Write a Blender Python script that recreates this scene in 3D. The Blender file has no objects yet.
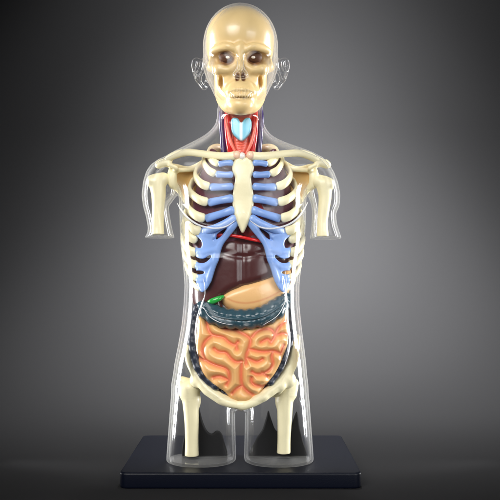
import bpy, math, random
import numpy as np
from mathutils import Vector
random.seed(4); rng = np.random.RandomState(4)
SC = 0.001                      # one modelling unit is a millimetre
CD, CH, F = 870.0, 208.0, 800.0 # camera distance, camera height, focal length in photo pixels
scene = bpy.context.scene
col = scene.collection

def P(px, py, Y=0.0):
    """point of the model (mm) seen at this place of the photograph when it stands Y mm behind the figure's middle plane"""
    k = (CD + Y) / F
    return np.array([(px - 250) * k, Y, CH + (270 - py) * k])
S = CD / F

# ------------------------------------------------------------------ materials
def lin(c):
    return [((v/255)/12.92 if v/255 <= .04045 else (((v/255)+.055)/1.055)**2.4) for v in c]
def plastic(name, rgb, rough=.35, var=.12, scale=60, coat=0.0, attr=None, rgb2=None, bump=.0, bscale=300, sss=0.0, spec=.5, amount2=1.0):
    m = bpy.data.materials.new(name); m.use_nodes = True
    nt = m.node_tree; N = nt.nodes; L = nt.links
    b = N['Principled BSDF']
    b.inputs['Roughness'].default_value = rough
    b.inputs['Coat Weight'].default_value = coat
    b.inputs['Coat Roughness'].default_value = .16
    b.inputs['Specular IOR Level'].default_value = spec
    if sss:
        b.inputs['Subsurface Weight'].default_value = sss
        b.inputs['Subsurface Radius'].default_value = (.004, .003, .0015)
        b.inputs['Subsurface Scale'].default_value = 1
    if rough > .8: b.inputs['Specular IOR Level'].default_value = 0
    tc = N.new('ShaderNodeTexCoord')
    no = N.new('ShaderNodeTexNoise'); no.inputs['Scale'].default_value = scale; no.inputs['Detail'].default_value = 5
    L.new(tc.outputs['Object'], no.inputs['Vector'])
    c = lin(rgb)
    mix = N.new('ShaderNodeMix'); mix.data_type = 'RGBA'
    mix.inputs[6].default_value = [v*(1-var) for v in c] + [1]
    mix.inputs[7].default_value = [min(1, v*(1+var)) for v in c] + [1]
    L.new(no.outputs['Fac'], mix.inputs[0])
    out = mix.outputs[2]
    if attr:
        a = N.new('ShaderNodeAttribute'); a.attribute_name = attr
        m2 = N.new('ShaderNodeMix'); m2.data_type = 'RGBA'
        L.new(a.outputs['Fac'], m2.inputs[0]); L.new(out, m2.inputs[6]); m2.inputs[7].default_value = lin(rgb2) + [1]
        out = m2.outputs[2]
    L.new(out, b.inputs['Base Color'])
    if bump:
        n2 = N.new('ShaderNodeTexNoise'); n2.inputs['Scale'].default_value = bscale; n2.inputs['Detail'].default_value = 4
        L.new(tc.outputs['Object'], n2.inputs['Vector'])
        bp = N.new('ShaderNodeBump'); bp.inputs['Strength'].default_value = bump; bp.inputs['Distance'].default_value = .001
        L.new(n2.outputs['Fac'], bp.inputs['Height']); L.new(bp.outputs[0], b.inputs['Normal'])
    return m

M = {}
M['bone'] = plastic('bone', (243, 234, 194), .36, .08, 40, .15, bump=.5, bscale=110)
M['skull'] = plastic('skull_bone', (232, 202, 144), .36, .10, 35, .12, bump=.18, bscale=180, attr='paint', rgb2=(120, 68, 30))
M['shade_ochre'] = plastic('shaded_bone_ochre', (216, 176, 104), .45, .12, 40, .1, bump=.25, bscale=200)  # bone darkened to ochre: shade behind the ribs put into the colour
M['socket'] = plastic('socket_brown', (88, 52, 28), .6, .2)
M['glint_joint'] = plastic('glint_joint_white', (235, 230, 222), .12, .03, 60, .6)
M['iris'] = plastic('iris_brown', (60, 34, 22), .2, .1)
M['cart'] = plastic('cartilage_blue', (132, 166, 226), .35, .12, 50, .3, bump=.2)
M['lung'] = plastic('lung_maroon', (98, 50, 66), .35, .16, 60, .4, bump=.4, bscale=160)
M['heart'] = plastic('heart_red', (150, 34, 34), .35, .15, 60, .4)
M['liver'] = plastic('liver_brown', (72, 33, 33), .27, .16, 40, .25, bump=.25, bscale=90)
M['stomach'] = plastic('stomach_tan', (240, 190, 128), .35, .07, 50, .4, bump=.2, attr='paint', rgb2=(216, 120, 74))
M['gall'] = plastic('gallbladder_green', (44, 170, 66), .2, .1, 60, .6)
M['colon'] = plastic('colon_teal', (40, 72, 84), .28, .18, 70, .3, bump=.08)
M['navy'] = plastic('colon_navy', (38, 46, 62), .42, .2, 70, .1, bump=.08)
M['gut'] = plastic('intestine_peach', (244, 190, 122), .38, .07, 60, .3, attr='paint', rgb2=(230, 122, 88), bump=.15)
M['red'] = plastic('vessel_red', (214, 26, 26), .25, .1, 60, .5)
M['vein'] = plastic('vessel_purple', (52, 34, 96), .25, .1, 60, .5)
M['salmon'] = plastic('muscle_salmon', (238, 112, 88), .35, .1, 50, .3, attr='paint', rgb2=(206, 70, 56))
M['larynx'] = plastic('larynx_cyan', (136, 212, 236), .3, .05, 50, .5, attr='paint', rgb2=(240, 248, 250))
M['gristle'] = plastic('joint_pink', (246, 206, 176), .35, .06, 50, .3)

def mat_base():
    m = plastic('base_navy_plastic', (5, 9, 23), .4, .12, 14, 0, bump=.1, bscale=900, spec=.25)
    return m
M['base'] = mat_base()
M['dark_shape'] = plastic('leg_shape_black', (3, 3, 5), .8, .1, spec=.3)

def mat_clear():
    m = bpy.data.materials.new('clear_styrene'); m.use_nodes = True
    nt = m.node_tree; N = nt.nodes; L = nt.links; N.clear()
    out = N.new('ShaderNodeOutputMaterial')
    tr = N.new('ShaderNodeBsdfTransparent'); tr.inputs[0].default_value = (.985, .985, .985, 1)
    gl = N.new('ShaderNodeBsdfGlossy'); gl.inputs['Roughness'].default_value = .1; gl.inputs[0].default_value = (1, 1, 1, 1)
    # thin wall: Schlick reflectance of styrene, the same from either side
    lf = N.new('ShaderNodeLayerWeight'); lf.inputs['Blend'].default_value = .5
    p5 = N.new('ShaderNodeMath'); p5.operation = 'POWER'; p5.inputs[1].default_value = 5.5; L.new(lf.outputs['Facing'], p5.inputs[0])
    fr = N.new('ShaderNodeMath'); fr.operation = 'MULTIPLY_ADD'; fr.inputs[1].default_value = .8; fr.inputs[2].default_value = .006; L.new(p5.outputs[0], fr.inputs[0])
    f2 = N.new('ShaderNodeMath'); f2.operation = 'MULTIPLY_ADD'; f2.inputs[1].default_value = .06; L.new(lf.outputs['Facing'], f2.inputs[0]); L.new(fr.outputs[0], f2.inputs[2]); fr = f2
    m1 = N.new('ShaderNodeMixShader')
    # thick edges of moulded styrene scatter a little light
    df = N.new('ShaderNodeBsdfDiffuse'); df.inputs[0].default_value = (.9, .91, .92, 1)
    tl = N.new('ShaderNodeBsdfTranslucent'); tl.inputs[0].default_value = (.9, .91, .92, 1)
    dm = N.new('ShaderNodeMixShader'); dm.inputs[0].default_value = .5
    L.new(df.outputs[0], dm.inputs[1]); L.new(tl.outputs[0], dm.inputs[2])
    lw = N.new('ShaderNodeLayerWeight'); lw.inputs['Blend'].default_value = .5
    pw = N.new('ShaderNodeMath'); pw.operation = 'POWER'; pw.inputs[1].default_value = EDGE_POW
    ml = N.new('ShaderNodeMath'); ml.operation = 'MULTIPLY'; ml.inputs[1].default_value = EDGE_AMT
    ad = N.new('ShaderNodeMath'); ad.operation = 'ADD'; ad.inputs[1].default_value = .004
    L.new(lw.outputs['Facing'], pw.inputs[0]); L.new(pw.outputs[0], ml.inputs[0]); L.new(ml.outputs[0], ad.inputs[0])
    m2 = N.new('ShaderNodeMixShader')
    L.new(ad.outputs[0], m2.inputs[0]); L.new(tr.outputs[0], m2.inputs[1]); L.new(dm.outputs[0], m2.inputs[2])
    L.new(fr.outputs[0], m1.inputs[0]); L.new(m2.outputs[0], m1.inputs[1]); L.new(gl.outputs[0], m1.inputs[2])
    L.new(m1.outputs[0], out.inputs[0])
    return m
EDGE_POW, EDGE_AMT = 5.2, 1.0
M['clear'] = mat_clear()

def mat_edge_glint():
    m = bpy.data.materials.new('styrene_edge_and_glint'); m.use_nodes = True
    nt = m.node_tree; N = nt.nodes; L = nt.links; N.clear()
    out = N.new('ShaderNodeOutputMaterial'); tr = N.new('ShaderNodeBsdfTransparent')
    b = N.new('ShaderNodeBsdfPrincipled'); b.inputs['Base Color'].default_value = (.88, .89, .9, 1); b.inputs['Roughness'].default_value = .12
    mx = N.new('ShaderNodeMixShader'); lw = N.new('ShaderNodeLayerWeight'); lw.inputs['Blend'].default_value = .5
    mm = N.new('ShaderNodeMath'); mm.operation = 'MULTIPLY_ADD'; mm.inputs[1].default_value = .3; mm.inputs[2].default_value = .55
    L.new(lw.outputs['Facing'], mm.inputs[0]); L.new(mm.outputs[0], mx.inputs[0]); L.new(tr.outputs[0], mx.inputs[1]); L.new(b.outputs[0], mx.inputs[2]); L.new(mx.outputs[0], out.inputs[0])
    return m
M['edge_glint'] = mat_edge_glint()

# ------------------------------------------------------------------ mesh helpers
def mesh_obj(name, V, faces, mat, parent=None, attr=None, smooth=True):
    me = bpy.data.meshes.new(name)
    V = np.asarray(V, float) * SC
    me.vertices.add(len(V)); me.vertices.foreach_set('co', V.astype(np.float32).ravel())
    faces = list(faces) if not isinstance(faces, np.ndarray) else faces
    if isinstance(faces, np.ndarray):
        n = len(faces); k = faces.shape[1]
        me.loops.add(n*k); me.loops.foreach_set('vertex_index', faces.astype(np.int32).ravel())
        me.polygons.add(n); me.polygons.foreach_set('loop_start', np.arange(0, n*k, k, dtype=np.int32))
        me.update(calc_edges=True)
    else:
        tot = [len(f) for f in faces]; flat = [i for f in faces for i in f]
        me.loops.add(len(flat)); me.loops.foreach_set('vertex_index', np.array(flat, np.int32))
        me.polygons.add(len(faces)); me.polygons.foreach_set('loop_start', np.concatenate([[0], np.cumsum(tot)[:-1]]).astype(np.int32))
        me.update(calc_edges=True)
    me.validate()
    if smooth: me.polygons.foreach_set('use_smooth', [True]*len(me.polygons))
    if attr is not None:
        a = me.attributes.new('paint', 'FLOAT', 'POINT'); a.data.foreach_set('value', np.asarray(attr, np.float32))
    me.materials.append(mat)
    o = bpy.data.objects.new(name, me); col.objects.link(o)
    if parent: o.parent = parent
    return o

def catmull(pts, n=8, closed=False):
    p = np.asarray(pts, float); out = []
    m = len(p)
    rngk = range(m) if closed else range(m-1)
    for i in rngk:
        if closed: a, b, c, d = p[(i-1) % m], p[i], p[(i+1) % m], p[(i+2) % m]
        else: a, b, c, d = p[max(i-1, 0)], p[i], p[i+1], p[min(i+2, m-1)]
        for t in np.linspace(0, 1, n, endpoint=False):
            out.append(.5*((2*b)+(c-a)*t+(2*a-5*b+4*c-d)*t*t+(3*b-a-3*c+d)*t**3))
    if not closed: out.append(p[-1])
    return np.array(out)

def sweep(pts, rad, up=(0, 0, 1), n=14, sub=7, round_ends=(True, True)):
    """pts (m,3), rad (m,2): half-size along 'up' and across; returns verts, faces"""
    A = catmull(np.hstack([np.asarray(pts, float), np.asarray(rad, float)]), sub)
    c, r = A[:, :3], A[:, 3:].copy()
    t = np.gradient(c, axis=0); t /= np.linalg.norm(t, axis=1)[:, None] + 1e-9
    s = np.concatenate([[0], np.cumsum(np.linalg.norm(np.diff(c, axis=0), axis=1))])
    for e, flag in ((0, round_ends[0]), (1, round_ends[1])):
        if flag:
            dist = s if e == 0 else s[-1]-s
            R = max(r[0 if e == 0 else -1].mean(), .5)
            q = np.clip(dist/R, 0, 1); r *= np.sqrt(np.clip(1-(1-q)**2, .02, 1))[:, None]
    V = []; up = np.asarray(up, float); u = None
    for i in range(len(c)):
        u0 = up if abs(np.dot(up, t[i])) < .93 else (u if u is not None else np.array([0, 1., 0]))
        u = u0 - np.dot(u0, t[i])*t[i]; u /= np.linalg.norm(u)+1e-9
        w = np.cross(t[i], u)
        for k in range(n):
            a = 2*math.pi*k/n
            V.append(c[i] + u*math.cos(a)*r[i, 0] + w*math.sin(a)*r[i, 1])
    Fc = []
    for i in range(len(c)-1):
        for k in range(n):
            Fc.append((i*n+k, i*n+(k+1) % n, (i+1)*n+(k+1) % n, (i+1)*n+k))
    Fc.append(tuple(range(n-1, -1, -1))); Fc.append(tuple((len(c)-1)*n+k for k in range(n)))
    return np.array(V), Fc

# ------------------------------------------------------------------ signed distance fields
BIG = 999.0
def smin(a, b, k):
    if k <= 0: return np.minimum(a, b)
    h = np.clip(.5+.5*(b-a)/k, 0, 1)
    return b*(1-h)+a*h - k*h*(1-h)
class Field:
    def __init__(s, lo, hi, h):
        s.lo = np.asarray(lo, float); s.h = h
        n = np.ceil((np.asarray(hi, float)-s.lo)/h).astype(int)+1
        s.ax = [(s.lo[i]+h*np.arange(n[i])).astype(np.float32) for i in range(3)]
        s.f = np.full(n, BIG, np.float32)
    def reg(s, lo, hi, m):
        sl = []
        for i in range(3):
            a = int(np.clip(np.floor((lo[i]-m-s.lo[i])/s.h), 0, len(s.ax[i]))); b = int(np.clip(np.ceil((hi[i]+m-s.lo[i])/s.h)+1, 0, len(s.ax[i])))
            sl.append(slice(a, max(b, a)))
        X = s.ax[0][sl[0]][:, None, None]; Y = s.ax[1][sl[1]][None, :, None]; Z = s.ax[2][sl[2]][None, None, :]
        return tuple(sl), X, Y, Z
    def put(s, sl, d, k, mode):
        g = s.f[sl]
        if g.size == 0: return
        d = np.broadcast_to(d, g.shape)
        if mode == 'add': s.f[sl] = smin(g, d, k)
        elif mode == 'cut': s.f[sl] = -smin(-g, d, k)
    def ell(s, c, r, k=0, mode='add', rot=None):
        c = np.asarray(c, float); r = np.asarray(r, float); R = r.max()
        sl, X, Y, Z = s.reg(c-R, c+R, k+3*s.h)
        x, y, z = X-c[0], Y-c[1], Z-c[2]
        if rot is not None:      # rotation (deg) about the viewing axis Y
            a = math.radians(rot); x, z = x*math.cos(a)+z*math.sin(a), -x*math.sin(a)+z*math.cos(a)
        k0 = np.sqrt((x/r[0])**2+(y/r[1])**2+(z/r[2])**2); k1 = np.sqrt((x/r[0]**2)**2+(y/r[1]**2)**2+(z/r[2]**2)**2)
        s.put(sl, k0*(k0-1)/(k1+1e-6), k, mode)
    def cone(s, a, b, ra, rb, k=0, mode='add', sy=1.0):
        a = np.asarray(a, float); b = np.asarray(b, float); R = max(ra, rb)*max(1, 1/sy)
        sl, X, Y, Z = s.reg(np.minimum(a, b)-R, np.maximum(a, b)+R, k+3*s.h)
        d = b-a; L2 = max((d**2).sum(), 1e-6)
        t = np.clip(((X-a[0])*d[0]+(Y-a[1])*d[1]+(Z-a[2])*d[2])/L2, 0, 1)
        q = np.sqrt((X-a[0]-t*d[0])**2+((Y-a[1]-t*d[1])*sy)**2+(Z-a[2]-t*d[2])**2)-(ra+(rb-ra)*t)
        s.put(sl, q, k, mode)
    def tube(s, pts, rad, k=0, mode='add', sub=5, sy=1.0, inner=.8):
        A = catmull(np.hstack([np.asarray(pts, float), np.asarray(rad, float).reshape(-1, 1)]), sub)
        R = A[:, 3].max()*max(1, 1/sy)
        sl, X, Y, Z = s.reg(A[:, :3].min(0)-R, A[:, :3].max(0)+R, k+3*s.h)
        T = np.full(s.f[sl].shape, BIG, np.float32)
        if T.size == 0: return
        for i in range(len(A)-1):
            a, b = A[i, :3], A[i+1, :3]; d = b-a; L2 = max((d**2).sum(), 1e-6)
            t = np.clip(((X-a[0])*d[0]+(Y-a[1])*d[1]+(Z-a[2])*d[2])/L2, 0, 1)
            q = np.sqrt((X-a[0]-t*d[0])**2+((Y-a[1]-t*d[1])*sy)**2+(Z-a[2]-t*d[2])**2)-(A[i, 3]+(A[i+1, 3]-A[i, 3])*t)
            T = np.minimum(T, q)
        s.put(sl, T, k, mode)
    def slab(s, poly, y0, y1, k=0, mode='add', rnd=3.0, smooth=True):
        """poly: (n,2) x,z outline in mm; y0/y1: front and back as numbers or functions of X,Z"""
        poly = np.asarray(poly, float)
        if smooth: poly = catmull(poly, 5, closed=True)
        lo = np.array([poly[:, 0].min(), s.ax[1][0], poly[:, 1].min()]); hi = np.array([poly[:, 0].max(), s.ax[1][-1], poly[:, 1].max()])
        sl, X, Y, Z = s.reg(lo, hi, k+3*s.h)
        x, z = X[:, 0, 0][:, None], Z[0, 0][None, :]
        d2 = polysdf(x, z, poly)[:, None, :]
        a = (y0(X, Z) if callable(y0) else y0); b = (y1(X, Z) if callable(y1) else y1)
        dy = np.maximum(a-Y, Y-b)
        p, q = d2+rnd, dy+rnd
        d = np.sqrt(np.maximum(p, 0)**2+np.maximum(q, 0)**2)+np.minimum(np.maximum(p, q), 0)-rnd
        s.put(sl, d, k, mode)
    def nets(s, level=0.0, relax=2):
        f = s.f-level; ins = f < 0
        nx, ny, nz = f.shape
        idx = -np.ones((nx-1, ny-1, nz-1), np.int64)
        cnt = np.zeros(idx.shape, np.int8)
        for dx in (0, 1):
            for dy in (0, 1):
                for dz in (0, 1): cnt += ins[dx:nx-1+dx, dy:ny-1+dy, dz:nz-1+dz]
        act = (cnt > 0) & (cnt < 8)
        I = np.argwhere(act); idx[act] = np.arange(len(I))
        acc = np.zeros((len(I), 3)); w = np.zeros(len(I))
        cs = [(a, b, c) for a in (0, 1) for b in (0, 1) for c in (0, 1)]
        for i, p in enumerate(cs):
            for q in cs[i+1:]:
                if sum(abs(p[j]-q[j]) for j in range(3)) != 1: continue
                fa = f[I[:, 0]+p[0], I[:, 1]+p[1], I[:, 2]+p[2]]; fb = f[I[:, 0]+q[0], I[:, 1]+q[1], I[:, 2]+q[2]]
                m = (fa < 0) != (fb < 0)
                t = np.where(m, fa/np.where(m, fa-fb, 1), 0)
                pos = np.array(p)[None]+(np.array(q)-np.array(p))[None]*t[:, None]
                acc += np.where(m[:, None], pos, 0); w += m
        V = (I+acc/w[:, None])*s.h+s.lo
        Q = []
        for ax in range(3):
            a1, a2 = [(1, 2), (2, 0), (0, 1)][ax]
            A = [slice(1, -1)]*3; B = [slice(1, -1)]*3
            A[ax] = slice(0, -1); B[ax] = slice(1, None)
            ia, ib = ins[tuple(A)], ins[tuple(B)]
            for flip, msk in ((False, ia & ~ib), (True, ~ia & ib)):
                E = np.argwhere(msk)
                if not len(E): continue
                off = np.ones(3, int); off[ax] = 0; E = E+off
                def at(d1, d2):
                    c = E.copy(); c[:, a1] -= d1; c[:, a2] -= d2
                    return idx[c[:, 0], c[:, 1], c[:, 2]]
                q = np.stack([at(1, 1), at(0, 1), at(0, 0), at(1, 0)], 1)
                Q.append(q[:, ::-1] if flip else q)
        Q = np.concatenate(Q); Q = Q[(Q >= 0).all(1)]
        for _ in range(relax):      # light relaxation of the net
            sm = np.zeros_like(V); c = np.zeros(len(V))
            for j in range(4):
                a, b = Q[:, j], Q[:, (j+1) % 4]
                for d in range(3):
                    sm[:, d] += np.bincount(a, V[b, d], len(V))+np.bincount(b, V[a, d], len(V))
                c += np.bincount(a, minlength=len(V))+np.bincount(b, minlength=len(V))
            V = V*.4+.6*sm/np.maximum(c, 1)[:, None]
        return V, Q
def polysdf(x, z, poly):
    d = None; sgn = np.ones(np.broadcast(x, z).shape, np.float32)
    n = len(poly)
    for i in range(n):
        a, b = poly[i], poly[i-1]
        ex, ez = b[0]-a[0], b[1]-a[1]
        wx, wz = x-a[0], z-a[1]
        t = np.clip((wx*ex+wz*ez)/(ex*ex+ez*ez+1e-9), 0, 1)
        q = (wx-ex*t)**2+(wz-ez*t)**2
        d = q if d is None else np.minimum(d, q)
        c1, c2, c3 = z >= a[1], z < b[1], ex*wz > ez*wx
        fl = (c1 & c2 & c3) | (~c1 & ~c2 & ~c3)
        sgn = np.where(fl, -sgn, sgn)
    return (sgn*np.sqrt(d)).astype(np.float32)
def linedist(x, z, lines):
    """distance in the frontal plane to a set of polylines"""
    d = np.full(np.broadcast(x, z).shape, 1e6)
    for L in lines:
        L = catmull(L, 4)
        for a, b in zip(L[:-1], L[1:]):
            ex, ez = b-a; t = np.clip(((x-a[0])*ex+(z-a[1])*ez)/(ex*ex+ez*ez+1e-9), 0, 1)
            d = np.minimum(d, (x-a[0]-ex*t)**2+(z-a[1]-ez*t)**2)
    return np.sqrt(d)
def PX(pts, Y):                   # photo outline -> x,z at depth Y
    return np.array([P(a, b, Y)[[0, 2]] for a, b in pts])
def box(*pts, m=6):
    A = np.array(pts); return A.min(0)-m, A.max(0)+m
CX = 243.0
def mir(p): return [(2*CX-q[0],)+tuple(q[1:]) for q in p]
def cage(px):                     # how far forward the rib cage stands
    return -35+34*min(1.0, abs(px-CX)/57.0)**2.6
xC = P(CX, 0, -20)[0]
def cageX(X, add=0.0): return -35+add+34*np.clip(np.abs(X-xC)/(57*S), 0, 1.1)**2.6

# ------------------------------------------------------------------ the model
model = bpy.data.objects.new('anatomy_model', None); col.objects.link(model)
model['label'] = 'clear plastic human torso model with coloured organs and cream bones standing on the dark base'
model['category'] = 'anatomy model'

# --- skull
def build_skull():
    f = Field(*box(P(200, 0, 55), P(280, 0, 55), P(280, 122, -55)), h=.75)
    c = lambda px, py, Y: P(px, py, Y)
    f.ell(c(240, 46, 4), (33.9*S, 42, 38.2*S))
    f.ell(c(240, 36, -8), (32*S, 32, 27*S), 6)
    # face block
    f.ell(c(240.5, 76, -14), (23*S, 24, 30*S), 6)
    f.ell(c(240.5, 104, -18), (16*S, 22, 10*S), 5); f.ell(c(240.5, 104.5, -27), (14*S, 15, 7*S), 5)
    for sx in (-1, 1):
        f.tube([c(240.5+sx*29, 66, 0), c(240.5+sx*28, 68, -16), c(240.5+sx*21, 70, -32)], (3.4, 5.0, 5.5), 5)       # cheekbone arch
        f.ell(c(240.5+sx*29.5, 64, -14), (5.5, 8, 6), 5)
        f.tube([c(240.5+sx*20.5, 76, 2), c(240.5+sx*19.5, 95, -2), c(240.5+sx*13, 106, -20), c(240.5, 107, -35)], (6.5, 6.5, 6.5, 6.6), 6)  # jaw
        f.tube([c(240.5+sx*4, 51, -38), c(240.5+sx*13, 46.5, -39), c(240.5+sx*26, 50, -27), c(240.5+sx*30, 57, -16)], (3.6, 4.2, 4, 3.4), 4)  # brow
        f.tube([c(240.5+sx*6, 66, -36), c(240.5+sx*12, 70, -36), c(240.5+sx*20, 69, -34)], (3, 4, 4), 4)
    f.tube([c(240, 47, -38), c(240, 58, -40), c(240, 66, -43.5), c(240, 70, -44)], (4.8, 3.4, 3.6, 2.6), 4)             # nose bridge
    f.ell(c(241, 92, -33), (16*S, 14, 11*S), 5)                                                                    # muzzle
    f.ell(c(241, 105.5, -36), (11*S, 10, 6.4*S), 5)                                                                    # chin
    for sx in (-1, 1):
        f.ell(c(240.5+sx*13.8, 57.5, -43), (9.0*S, 17, 5.9*S), 2.5, 'cut', rot=-sx*6)
        f.ell(c(240.3+sx*2.9, 76, -46), (2.5*S, 14, 4.4*S), .6, 'cut', rot=sx*16)
        f.tube([c(240.5+sx*19.5, 77.5, -24), c(240.5+sx*20, 84, -24), c(240.5+sx*19, 92, -22)], (1.8, 2.6, 1.4), 1.2, 'cut', sy=.2)
        f.ell(c(240.5+sx*16, 83, -40), (4, 5, 6), 3, 'cut')
        f.ell(c(240.5+sx*36, 60, -12), (5, 14, 9), 4, 'cut')
    # teeth rows
    for row, (zz, n, w) in enumerate(((89.5, 10, 2.35), (94.8, 10, 2.15))):
        for i in range(n):
            t = (i-(n-1)/2)
            a = t*.21
            f.ell(c(241+math.sin(a)*12.6/ .8*.8, zz+abs(t)*.12, -33.5-13.4*math.cos(a)), (w*.62, 1.9, 2.9), .5)
    f.tube([c(229, 92.3, -42), c(235, 92.2, -46.5), c(241, 92.2, -48.6), c(247, 92.2, -46.5), c(253, 92.3, -42)], [.55]*5, .4, 'cut')
    V, Q = f.nets(relax=2)
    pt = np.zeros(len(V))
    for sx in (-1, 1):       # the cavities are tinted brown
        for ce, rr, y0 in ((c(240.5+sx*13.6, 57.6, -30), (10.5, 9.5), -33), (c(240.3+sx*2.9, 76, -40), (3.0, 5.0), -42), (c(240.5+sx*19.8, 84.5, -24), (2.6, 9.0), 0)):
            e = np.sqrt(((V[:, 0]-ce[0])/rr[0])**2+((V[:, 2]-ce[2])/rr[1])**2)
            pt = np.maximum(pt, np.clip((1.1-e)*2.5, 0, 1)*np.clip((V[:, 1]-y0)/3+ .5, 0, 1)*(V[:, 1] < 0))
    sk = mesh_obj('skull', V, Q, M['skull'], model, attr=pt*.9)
    for sx in (-1, 1):
        e = Field(*box(P(240.5+sx*13.8-9, 49, -40), P(240.5+sx*13.8+9, 66, -20), m=2), h=.6)
        e.ell(P(240.5+sx*13.5, 57.5, -26), (8.6, 6.6, 5.8))
        V, Q = e.nets(relax=1); eo = mesh_obj('eyeball', V, Q, M['socket'], sk)
        e = Field(*box(P(240.5+sx*13.8-4, 54, -40), P(240.5+sx*13.8+4, 61, -34), m=2), h=.35)
        e.ell(P(240.5+sx*12.8, 57.3, -32.8), (2.2, 1.4, 1.4))
        V, Q = e.nets(relax=1); mesh_obj('eye_glint', V, Q, M['glint_joint'], sk)  # small white bead added as a painted highlight on the eye
build_skull()

# --- neck
def tube_obj(name, pts, rad, mat, parent=model, h=.6, sy=1.0, k=0):
    A = np.array([P(*p) for p in pts]); r = [q*S for q in rad]; R = max(r)/min(sy, 1)
    f = Field(A.min(0)-R-3, A.max(0)+R+3, h); f.tube(A, r, sy=sy)
    V, Q = f.nets(relax=2); return mesh_obj(name, V, Q, mat, parent)
def sweep_obj(name, pts, rad, mat, parent=model, **kw):
    V, Fc = sweep(np.array([P(*p) for p in pts]), np.array([(a*S, b*S) for a, b in rad]), **kw)
    return mesh_obj(name, V, Fc, mat, parent)
def build_neck():
    f = Field(*box(P(228, 108, -20), P(256, 160, 20)), h=.6)
    f.tube([P(241, 110, -2), P(241, 130, -4), P(241, 150, -10), P(241, 160, -12)], (10, 10.5, 9.5, 8))
    f.slab(PX([(231.5, 122), (234, 138), (236, 154), (247, 154), (249, 138), (251, 122), (251, 112), (231.5, 112)], -12), -17, 0, 4, rnd=3)
    for i in range(7):
        f.tube([P(233, 141+i*2.6, -11), P(241, 141.4+i*2.6, -20), P(249, 141+i*2.6, -11)], (.5, .9, .5), .8)
    V, Q = f.nets(); z = V[:, 2]
    mesh_obj('windpipe', V, Q, M['salmon'], model, attr=(np.sin((z-P(0, 141, 0)[2])*2*math.pi/(2.6*S)) < -.3)*.4)
    f = Field(*box(P(228, 114, -28), P(254, 144, -8)), h=.45)
    poly = PX([(231, 121), (234, 118), (238, 119), (241.2, 123), (245, 119), (249, 118), (251.5, 122), (251, 131), (247.5, 137), (241.5, 141.5), (235, 137), (231.5, 131)], -20)
    f.slab(poly, lambda X, Z: -25+.05*(X-P(241.2, 0, -20)[0])**2*.35, -12, rnd=2.2)
    V, Q = f.nets(relax=2)
    x0 = P(241.2, 0, -20)[0]
    mesh_obj('larynx', V, Q, M['larynx'], model, attr=np.clip(1.2-np.abs(V[:, 0]-x0)/2.0, 0, 1)*(V[:, 2] < P(0, 121, -20)[2]))
    for sx in (0, 1):
        g = (lambda p: p) if sx == 0 else (lambda p: [(482.5-q[0],)+q[1:] for q in p])
        tube_obj('artery', g([(228.5, 108, -9), (227.8, 120, -13), (228.2, 132, -15), (229.5, 144, -16), (232, 158, -15)]), (3.4, 3.6, 3.6, 3.4, 3), M['red'])
        tube_obj('vein', g([(222.5, 108, -2), (221.8, 120, -4), (222.8, 136, -5), (224, 156, -6)]), (2.9, 3.2, 3.2, 3.2), M['vein'])
        tube_obj('neck_muscle', g([(225, 114, -15), (227, 126, -19), (231, 142, -21), (236.5, 154, -23)]), (.7, 1.2, 1.8, 1.4), M['salmon'])
build_neck()

# --- rib cage
def build_sternum():
    out = [(236, 158), (239, 157), (242.5, 159), (246, 157), (250, 158), (254, 164), (253.4, 171), (251.2, 178), (252.6, 188), (254, 199), (252.6, 210), (249, 221), (244.6, 231), (242.6, 233), (240.6, 231), (236.5, 221), (233.4, 210), (232.2, 199), (233.6, 188), (235, 178), (232.4, 171), (232.4, 164)]
    pl = PX(out, -40); f = Field([pl[:, 0].min()-5, -52, pl[:, 1].min()-5], [pl[:, 0].max()+5, -24, pl[:, 1].max()+5], .5)
    f.slab(pl, lambda X, Z: -41.5+.012*(X-xC)**2+.6*np.cos((Z-P(0, 168, 0)[2])/6.2), lambda X, Z: -33+0*X, rnd=3.2)
    V, Q = f.nets()
    st = mesh_obj('breastbone', V, Q, M['bone'], model)
    f = Field(*box(P(238, 152, -44), P(246, 161, -34), m=3), h=.5); f.ell(P(242, 156.3, -38), (4, 4, 4.2))
    V, Q = f.nets(); mesh_obj('joint', V, Q, M['glint_joint'], st)
build_sternum()
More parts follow.
